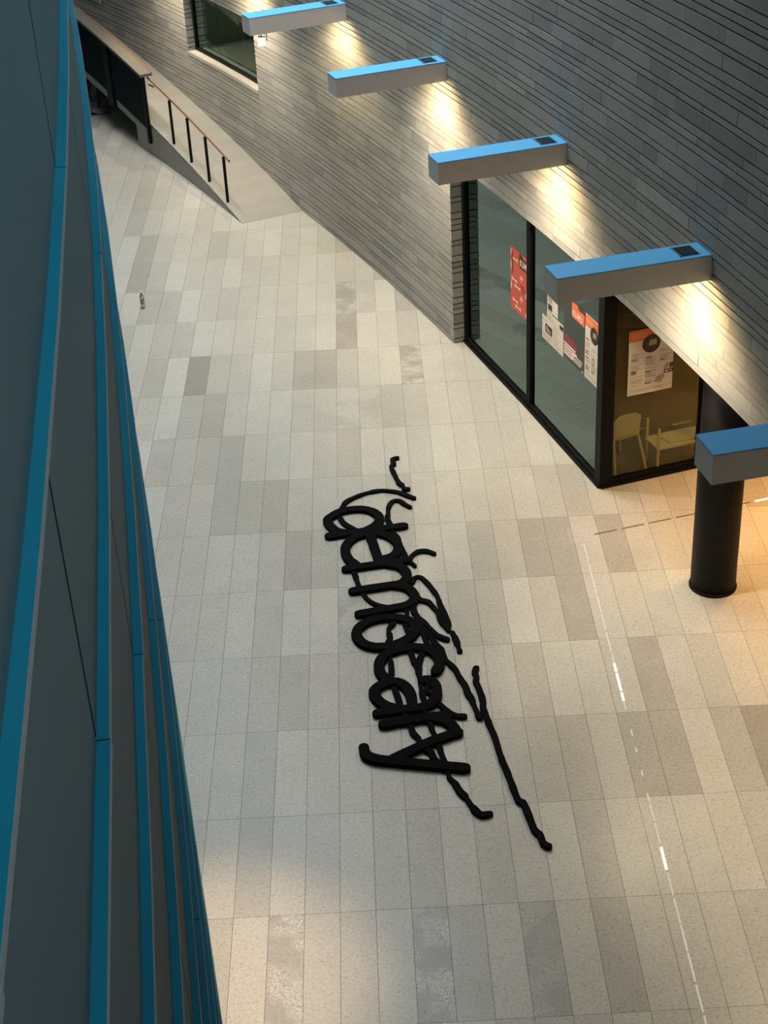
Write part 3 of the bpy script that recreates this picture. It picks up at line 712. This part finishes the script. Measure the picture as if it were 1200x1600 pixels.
mb = MB(); seg_hexa(mb, 35.38, 35.44, -1.06, -0.02, 0, zr(35.4)-0.33); seg_hexa(mb, 35.4, RE, -0.25, -0.05, 0, zr(35.4)-0.34, 12, 0, zr(RE)-0.34); mb.build('ramp_shade_panel', M_BACK, t)  # dark panels added to paint the shade under the raised ramp
adopt(t)
t = thing('balustrade', 'dark panelled balustrade with a wide grey cap along the upper ramp', 'balustrade', W(34.6, -1.15, 0))
for a, b in ((34.62, 36.35), (36.62, 38.7), (38.95, 41.2)):
    mb = MB(); seg_hexa(mb, a, b, -1.165, -1.135, zr(a)-0.13, zr(a)+0.93, 4, zr(b)-0.13, zr(b)+0.93); mb.build('panel', M_DARKPANEL, t)
for a, dz in ((34.60, -0.37), (36.48, -0.36), (38.82, -0.36)):
    mb = MB(); seg_hexa(mb, a-0.14 if a > 35 else a-0.02, a+0.15 if a > 35 else a+0.06, -1.19, -1.13, zr(a)+dz, zr(a)+0.93); mb.build('post', M_BLACK, t)
mb = MB(); mb.tint = (0.55, 0.6, 0, 1); seg_hexa(mb, 34.52, 42.5, -1.24, -1.0, zr(34.5)+0.935, zr(34.5)+0.985, 14, zr(42.5)+0.935, zr(42.5)+0.985); cp = mb.build('cap', M_CAP, t)
mb = MB(); seg_hexa(mb, 34.52, 42.5, -1.02, -0.985, zr(34.5)+0.985, zr(34.5)+0.992, 14, zr(42.5)+0.985, zr(42.5)+0.992); mb.build('cap_rim', M_RAIL, cp)
adopt(t)
t = thing('handrail', 'thin brown handrail on four black posts along the lower ramp', 'handrail', W(32.5, -1.05, zr(32.5)))
for s in (31.07, 31.92, 32.76, 33.6):
    mb = MB(); seg_hexa(mb, s-0.008, s+0.008, -1.085, -1.035, zr(s)-0.005, zr(s)+0.83); hp = mb.build('post', M_BLACK, t)
    mb = MB(); mb.tube([W(s, -1.06, zr(s)+0.82), W(s, -1.06, zr(s)+0.86)], 0.006, 6); mb.build('bracket', M_BLACK, hp)
mb = MB(); mb.tube([W(30.79+(34.62-30.79)*i/14, -1.06, zr(30.79+(34.62-30.79)*i/14)+0.865) for i in range(15)], 0.019, 10); mb.build('rail', M_RAIL, t)
mb = MB(); mb.tube([W(34.6, -1.06, zr(34.6)+0.74), W(34.45, -1.02, zr(34.5)+0.74)], 0.014, 8); mb.build('end_bracket', M_BLACK, t)
adopt(t)
# a heap of pale crumpled sheeting in the dark under the ramp
r4 = random.Random(5)
mb = MB(); nx = 16
c0 = (-5.15, 22.5)
grid = [[(c0[0]+0.07*(i-8)+r4.uniform(-.03, .03), c0[1]+0.16*(j-6)+r4.uniform(-.06, .06), max(0.01, 0.42*math.exp(-((i-8)/6)**2-((j-6)/4)**2)+r4.uniform(-.1, .1))) for j in range(13)] for i in range(nx)]
vs = [p_ for row in grid for p_ in row]
mb.add(vs, [(i*13+j, (i+1)*13+j, (i+1)*13+j+1, i*13+j+1) for i in range(nx-1) for j in range(12)])
tag(mb.build('crumpled_sheet', paint('grey_plastic_sheet', (0.22, 0.21, 0.26), 0.3)), 'crumpled grey sheeting lying in the dark under the ramp', 'sheet')

# ------------------------------------------------------------------ inlaid lines in the floor
t = thing('floor_inlay', 'long line of steel slots with painted glints let into the floor beside the column', 'floor light', (2.8, 0, 0))
SLOTS = [(4.258, 3.886), (3.86, 3.539), (3.527, 3.229), (3.204, 2.892), (2.868, 2.578), (2.543, 2.185), (2.163, 2.011), (2.006, 1.866), (1.84, 1.553), (1.527, 1.395), (1.385, 1.255), (0.952, 0.857), (0.687, 0.613), (0.349, 0.287), (0.041, -0.062), (-0.096, -0.314), (-0.347, -0.615), (-0.655, -0.928), (-0.966, -1.236), (-1.266, -1.547), (-1.561, -1.852), (-1.866, -2.165), (-2.198, -2.472), (-2.503, -2.825)]
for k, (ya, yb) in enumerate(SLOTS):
    lit = k in (7, 8, 9, 17)  # bright slots are glints painted by emission, not lamps
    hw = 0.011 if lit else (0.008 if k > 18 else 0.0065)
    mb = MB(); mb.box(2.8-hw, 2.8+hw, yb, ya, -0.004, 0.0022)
    mb.build('glint_slot' if lit else 'steel_slot', M_GLINT if lit else M_INLAY, t)
adopt(t)
t = thing('floor_inlay', 'short line of dark slots in the floor between the glass corner and the column', 'floor light', (3.6, 4.65, 0))
p0 = (2.92, 4.44); p1 = (5.25, 5.07); dd, ll = unit(p0, p1); nn = (-dd[1], dd[0]); k = 0; u = 0
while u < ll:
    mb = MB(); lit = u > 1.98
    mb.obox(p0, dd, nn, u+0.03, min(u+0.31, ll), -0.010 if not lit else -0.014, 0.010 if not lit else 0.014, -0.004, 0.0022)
    mb.build('glint_slot' if lit else 'dark_slot', M_GLINT if lit else M_INLAY_DARK, t); u += 0.34
adopt(t)
mb = MB()
for i in range(7):
    for j in range(8):
        mb.lathe((2.66+0.032*i, 4.30+0.042*j), [(0.009, 0.0), (0.007, 0.004)], 8)
o = tag(mb.build('raised_dots', M_INLAY), 'small square patch of raised dots where the two floor lines meet', 'tactile dots'); o['kind'] = 'stuff'

# ------------------------------------------------------------------ bottle
t = thing('bottle', 'small clear plastic bottle standing alone on the far floor at left', 'bottle', (-2.96, 11.57, 0))
mb = MB(); mb.lathe((-2.96, 11.57), [(0.028, 0.001), (0.033, 0.01), (0.033, 0.17), (0.026, 0.21), (0.012, 0.24), (0.012, 0.25)], 20); mb.build('body', glass('clear_plastic', (0.80, 0.80, 0.78), 0.12), t, smooth=True)
mb = MB(); mb.lathe((-2.96, 11.57), [(0.015, 0.251), (0.015, 0.272)], 16); mb.build('cap', M_WHITE, t)
mb = MB(); mb.lathe((-2.96, 11.57), [(0.0335, 0.07), (0.0335, 0.13)], 20); mb.build('paper_label', M_GREYINK, t)
adopt(t)

# ------------------------------------------------------------------ black lettering lying on the floor
LETTER = [[(-0.118,5.008),(-0.055,5.121),(0.046,5.208),(0.186,5.242),(0.313,5.229),(0.426,5.156),(0.498,5.016),(0.463,4.877),(0.367,4.781),(0.254,4.722),(0.093,4.727),(-0.031,4.798),(-0.118,5.008)],[(-0.093,4.674),(0.342,4.743),(0.773,4.809)],[(0.202,4.028),(0.125,4.157),(0.084,4.339),(0.116,4.494),(0.191,4.601),(0.303,4.664),(0.44,4.684),(0.574,4.613),(0.668,4.484),(0.694,4.345),(0.658,4.215),(0.572,4.146),(0.462,4.119)],[(0.383,4.628),(0.42,4.373),(0.462,4.119)],[(0.093,3.959),(0.303,3.997),(0.52,4.03),(0.773,4.066)],[(0.544,4.023),(0.685,3.959),(0.758,3.833),(0.761,3.705),(0.696,3.616),(0.578,3.586),(0.354,3.549),(0.165,3.515)],[(0.601,3.59),(0.751,3.527),(0.822,3.407),(0.832,3.293),(0.749,3.19),(0.586,3.145),(0.401,3.106),(0.229,3.069)],[(0.19,2.712),(0.237,2.843),(0.352,2.939),(0.512,2.973),(0.671,2.948),(0.781,2.87),(0.815,2.75),(0.758,2.603),(0.631,2.501),(0.497,2.457),(0.353,2.47),(0.243,2.555),(0.19,2.712)],[(0.989,1.99),(1.03,2.097),(1.017,2.244),(0.946,2.351),(0.827,2.412),(0.695,2.411),(0.549,2.36),(0.458,2.276),(0.413,2.135),(0.434,1.99),(0.501,1.895)],[(0.729,1.446),(0.716,1.634),(0.669,1.767),(0.586,1.849),(0.478,1.836),(0.391,1.774),(0.354,1.682),(0.396,1.559),(0.488,1.459),(0.612,1.406)],[(0.38,1.363),(0.612,1.398),(0.823,1.421),(0.932,1.496),(0.976,1.628),(0.968,1.767),(0.909,1.859),(0.854,1.847)],[(0.438,1.19),(0.709,1.233),(0.919,1.264),(1.076,1.28)],[(0.907,1.248),(1.039,1.188),(1.105,1.093),(1.134,0.994)],[(1.145,1.005),(0.898,0.898),(0.689,0.775),(0.513,0.666)],[(0.237,0.856),(0.258,0.746),(0.353,0.676),(0.522,0.632),(0.82,0.561),(1.174,0.484)]]
STROKE = [[(0.92,5.442),(0.845,5.507),(0.746,5.593),(0.618,5.645),(0.515,5.661),(0.359,5.622),(0.229,5.547),(0.112,5.447),(0.06,5.329),(0.021,5.162),(0.058,4.99),(0.132,4.875),(0.218,4.796)],[(0.866,5.237),(0.811,5.299),(0.739,5.401),(0.661,5.389),(0.606,5.247),(0.601,5.102),(0.586,5.007),(0.619,4.861),(0.639,4.718),(0.696,4.573),(0.726,4.387),(0.766,4.182),(0.81,4.067),(0.865,3.963)],[(1.093,4.193),(1.012,4.257),(0.915,4.256),(0.838,4.174),(0.811,4.089)],[(0.171,3.955),(0.204,3.78),(0.237,3.587),(0.304,3.395),(0.371,3.286),(0.462,3.217),(0.541,3.179)],[(0.815,3.636),(0.854,3.728),(0.914,3.733),(0.979,3.62),(1.031,3.49),(1.08,3.341),(1.104,3.156),(1.14,2.993),(1.164,2.834),(1.161,2.699)],[(1.198,2.657),(1.232,2.493),(1.253,2.329)],[(0.851,3.404),(0.892,3.287),(0.971,3.249),(1.023,3.144),(1.073,3.019),(1.089,2.899),(1.147,2.739)],[(0.795,3.185),(0.822,3.023),(0.886,2.919),(0.937,2.816),(0.998,2.695),(1.06,2.594),(1.134,2.54)],[(0.736,3.151),(0.736,3.011),(0.708,2.877),(0.739,2.681)],[(0.589,2.888),(0.528,2.758),(0.546,2.622),(0.516,2.53),(0.517,2.381),(0.534,2.251),(0.539,2.069),(0.535,1.928),(0.561,1.751),(0.597,1.559),(0.613,1.439),(0.65,1.32),(0.696,1.168),(0.712,1.054),(0.759,0.97),(0.776,0.89)],[(0.807,3.204),(0.853,2.941),(0.896,2.666),(0.939,2.435),(0.992,2.393)],[(0.738,2.398),(0.773,2.193),(0.817,1.973),(0.821,1.832),(0.833,1.64),(0.849,1.52)],[(0.873,2.33),(0.828,2.188),(0.821,2.044)],[(0.842,1.386),(0.875,1.218),(0.907,1.054),(0.939,0.892),(0.962,0.765),(0.984,0.624),(1.015,0.485),(1.018,0.38),(1.054,0.318),(1.079,0.257),(1.103,0.182),(1.138,0.121),(1.149,0.105),(1.187,0.002),(1.225,-0.084),(1.276,-0.15),(1.355,-0.14)],[(0.889,2.763),(0.971,2.602),(1.018,2.447),(1.067,2.349),(1.091,2.2),(1.13,2.124),(1.188,2.011),(1.213,1.903),(1.248,1.794),(1.266,1.74),(1.287,1.601),(1.314,1.53),(1.335,1.394),(1.368,1.225)],[(0.974,1.492),(1.031,1.403),(1.128,1.279),(1.225,1.257)],[(0.905,1.79),(0.88,1.722),(0.898,1.652)],[(0.821,0.784),(0.87,0.749),(0.886,0.678),(0.932,0.605)]]
TOP = [[(0.757,6.432),(0.693,6.398),(0.711,6.274),(0.67,6.225),(0.709,6.022),(0.754,5.809),(0.793,5.754),(0.813,5.662),(0.858,5.65)]]
LONG = [[(1.4,2.015),(1.378,1.945),(1.392,1.861),(1.375,1.802),(1.4,1.678),(1.425,1.458),(1.413,1.381),(1.452,1.129),(1.492,0.902),(1.524,0.609),(1.562,0.395),(1.597,0.169),(1.626,0.008),(1.663,-0.02),(1.695,-0.186),(1.729,-0.389),(1.767,-0.44),(1.786,-0.558),(1.827,-0.596)]]
def smooth_line(pts, step=0.03):
    out = []
    n = len(pts); closed = pts[0] == pts[-1]
    for i in range(n-1):
        p1, p2 = pts[i], pts[i+1]
        p0 = pts[i-1] if i > 0 else (pts[-2] if closed else p1)
        p3 = pts[i+2] if i+2 < n else (pts[1] if closed else p2)
        m = max(2, int(hypot(p2[0]-p1[0], p2[1]-p1[1])/step))
        for k in range(m):
            t_ = k/m
            out.append(tuple(0.5*((2*p1[a]) + (-p0[a]+p2[a])*t_ + (2*p0[a]-5*p1[a]+4*p2[a]-p3[a])*t_*t_ + (-p0[a]+3*p1[a]-3*p2[a]+p3[a])*t_**3) for a in (0, 1)))
    out.append(tuple(pts[-1])); return out
def ribbon(mb, pts, width, height, rng_, wob=0.0, lift=0.0):
    L_ = smooth_line(pts); n = len(L_); hw = []
    f = rng_.uniform(0.9, 1.1); acc = 0; nxt = 0.09
    for i in range(n):
        if i: acc += hypot(L_[i][0]-L_[i-1][0], L_[i][1]-L_[i-1][1])
        if acc > nxt: f = rng_.uniform(1-wob, 1+wob); nxt = acc + rng_.uniform(0.05, 0.13)
        hw.append(width/2*f)
    left, right = [], []
    for i in range(n):
        a = L_[max(i-1, 0)]; b = L_[min(i+1, n-1)]
        l = hypot(b[0]-a[0], b[1]-a[1]) or 1; d = ((b[0]-a[0])/l, (b[1]-a[1])/l); m = (-d[1], d[0])
        left.append((L_[i][0]+m[0]*hw[i], L_[i][1]+m[1]*hw[i])); right.append((L_[i][0]-m[0]*hw[i], L_[i][1]-m[1]*hw[i]))
    for i in range(n-1):
        q = [right[i], right[i+1], left[i+1], left[i]]
        mb.hexa([(x, y, 0.0005+lift) for x, y in q], [(x, y, height) for x, y in q])
    for e in (0, n-1):
        mb.prism([(L_[e][0]+hw[e]*0.98*cos(2*pi*k/12), L_[e][1]+hw[e]*0.98*sin(2*pi*k/12)) for k in range(12)], 0.0005+lift, height-0.0012)
    for i in range(2, n-2, 2):
        mb.prism([(L_[i][0]+hw[i]*0.98*cos(2*pi*k/10), L_[i][1]+hw[i]*0.98*sin(2*pi*k/10)) for k in range(10)], 0.0006+lift, height-0.0016)
rs = random.Random(11)
t = thing('floor_lettering', 'black cut-out word democracy tangled with handwritten strokes, lying on the floor', 'sculpture', (0.6, 3.0, 0))
word = [(0, 1), (2, 3), (4, 5, 6), (7,), (8,), (9, 10), (11, 12), (13, 14)]
for grp in word:
    mb = MB()
    for g_ in grp: ribbon(mb, LETTER[g_], 0.109, 0.045+0.0007*g_, rs, 0.03)
    mb.build('letter', M_RUBBER, t)
for q_, st in enumerate(STROKE):
    mb = MB(); ribbon(mb, st, 0.055, 0.030+0.0007*q_, rs, 0.24); mb.build('handwritten_stroke', M_RUBBER, t)
adopt(t)
mb = MB(); ribbon(mb, TOP[0], 0.054, 0.040, rs, 0.18)
tag(mb.build('floor_stroke', M_RUBBER), 'short black hooked stroke lying above the word, farthest from the viewer', 'sculpture')
mb = MB(); ribbon(mb, LONG[0], 0.060, 0.042, rs, 0.10)
tag(mb.build('floor_stroke', M_RUBBER), 'long straight black stroke lying apart to the right of the word', 'sculpture')
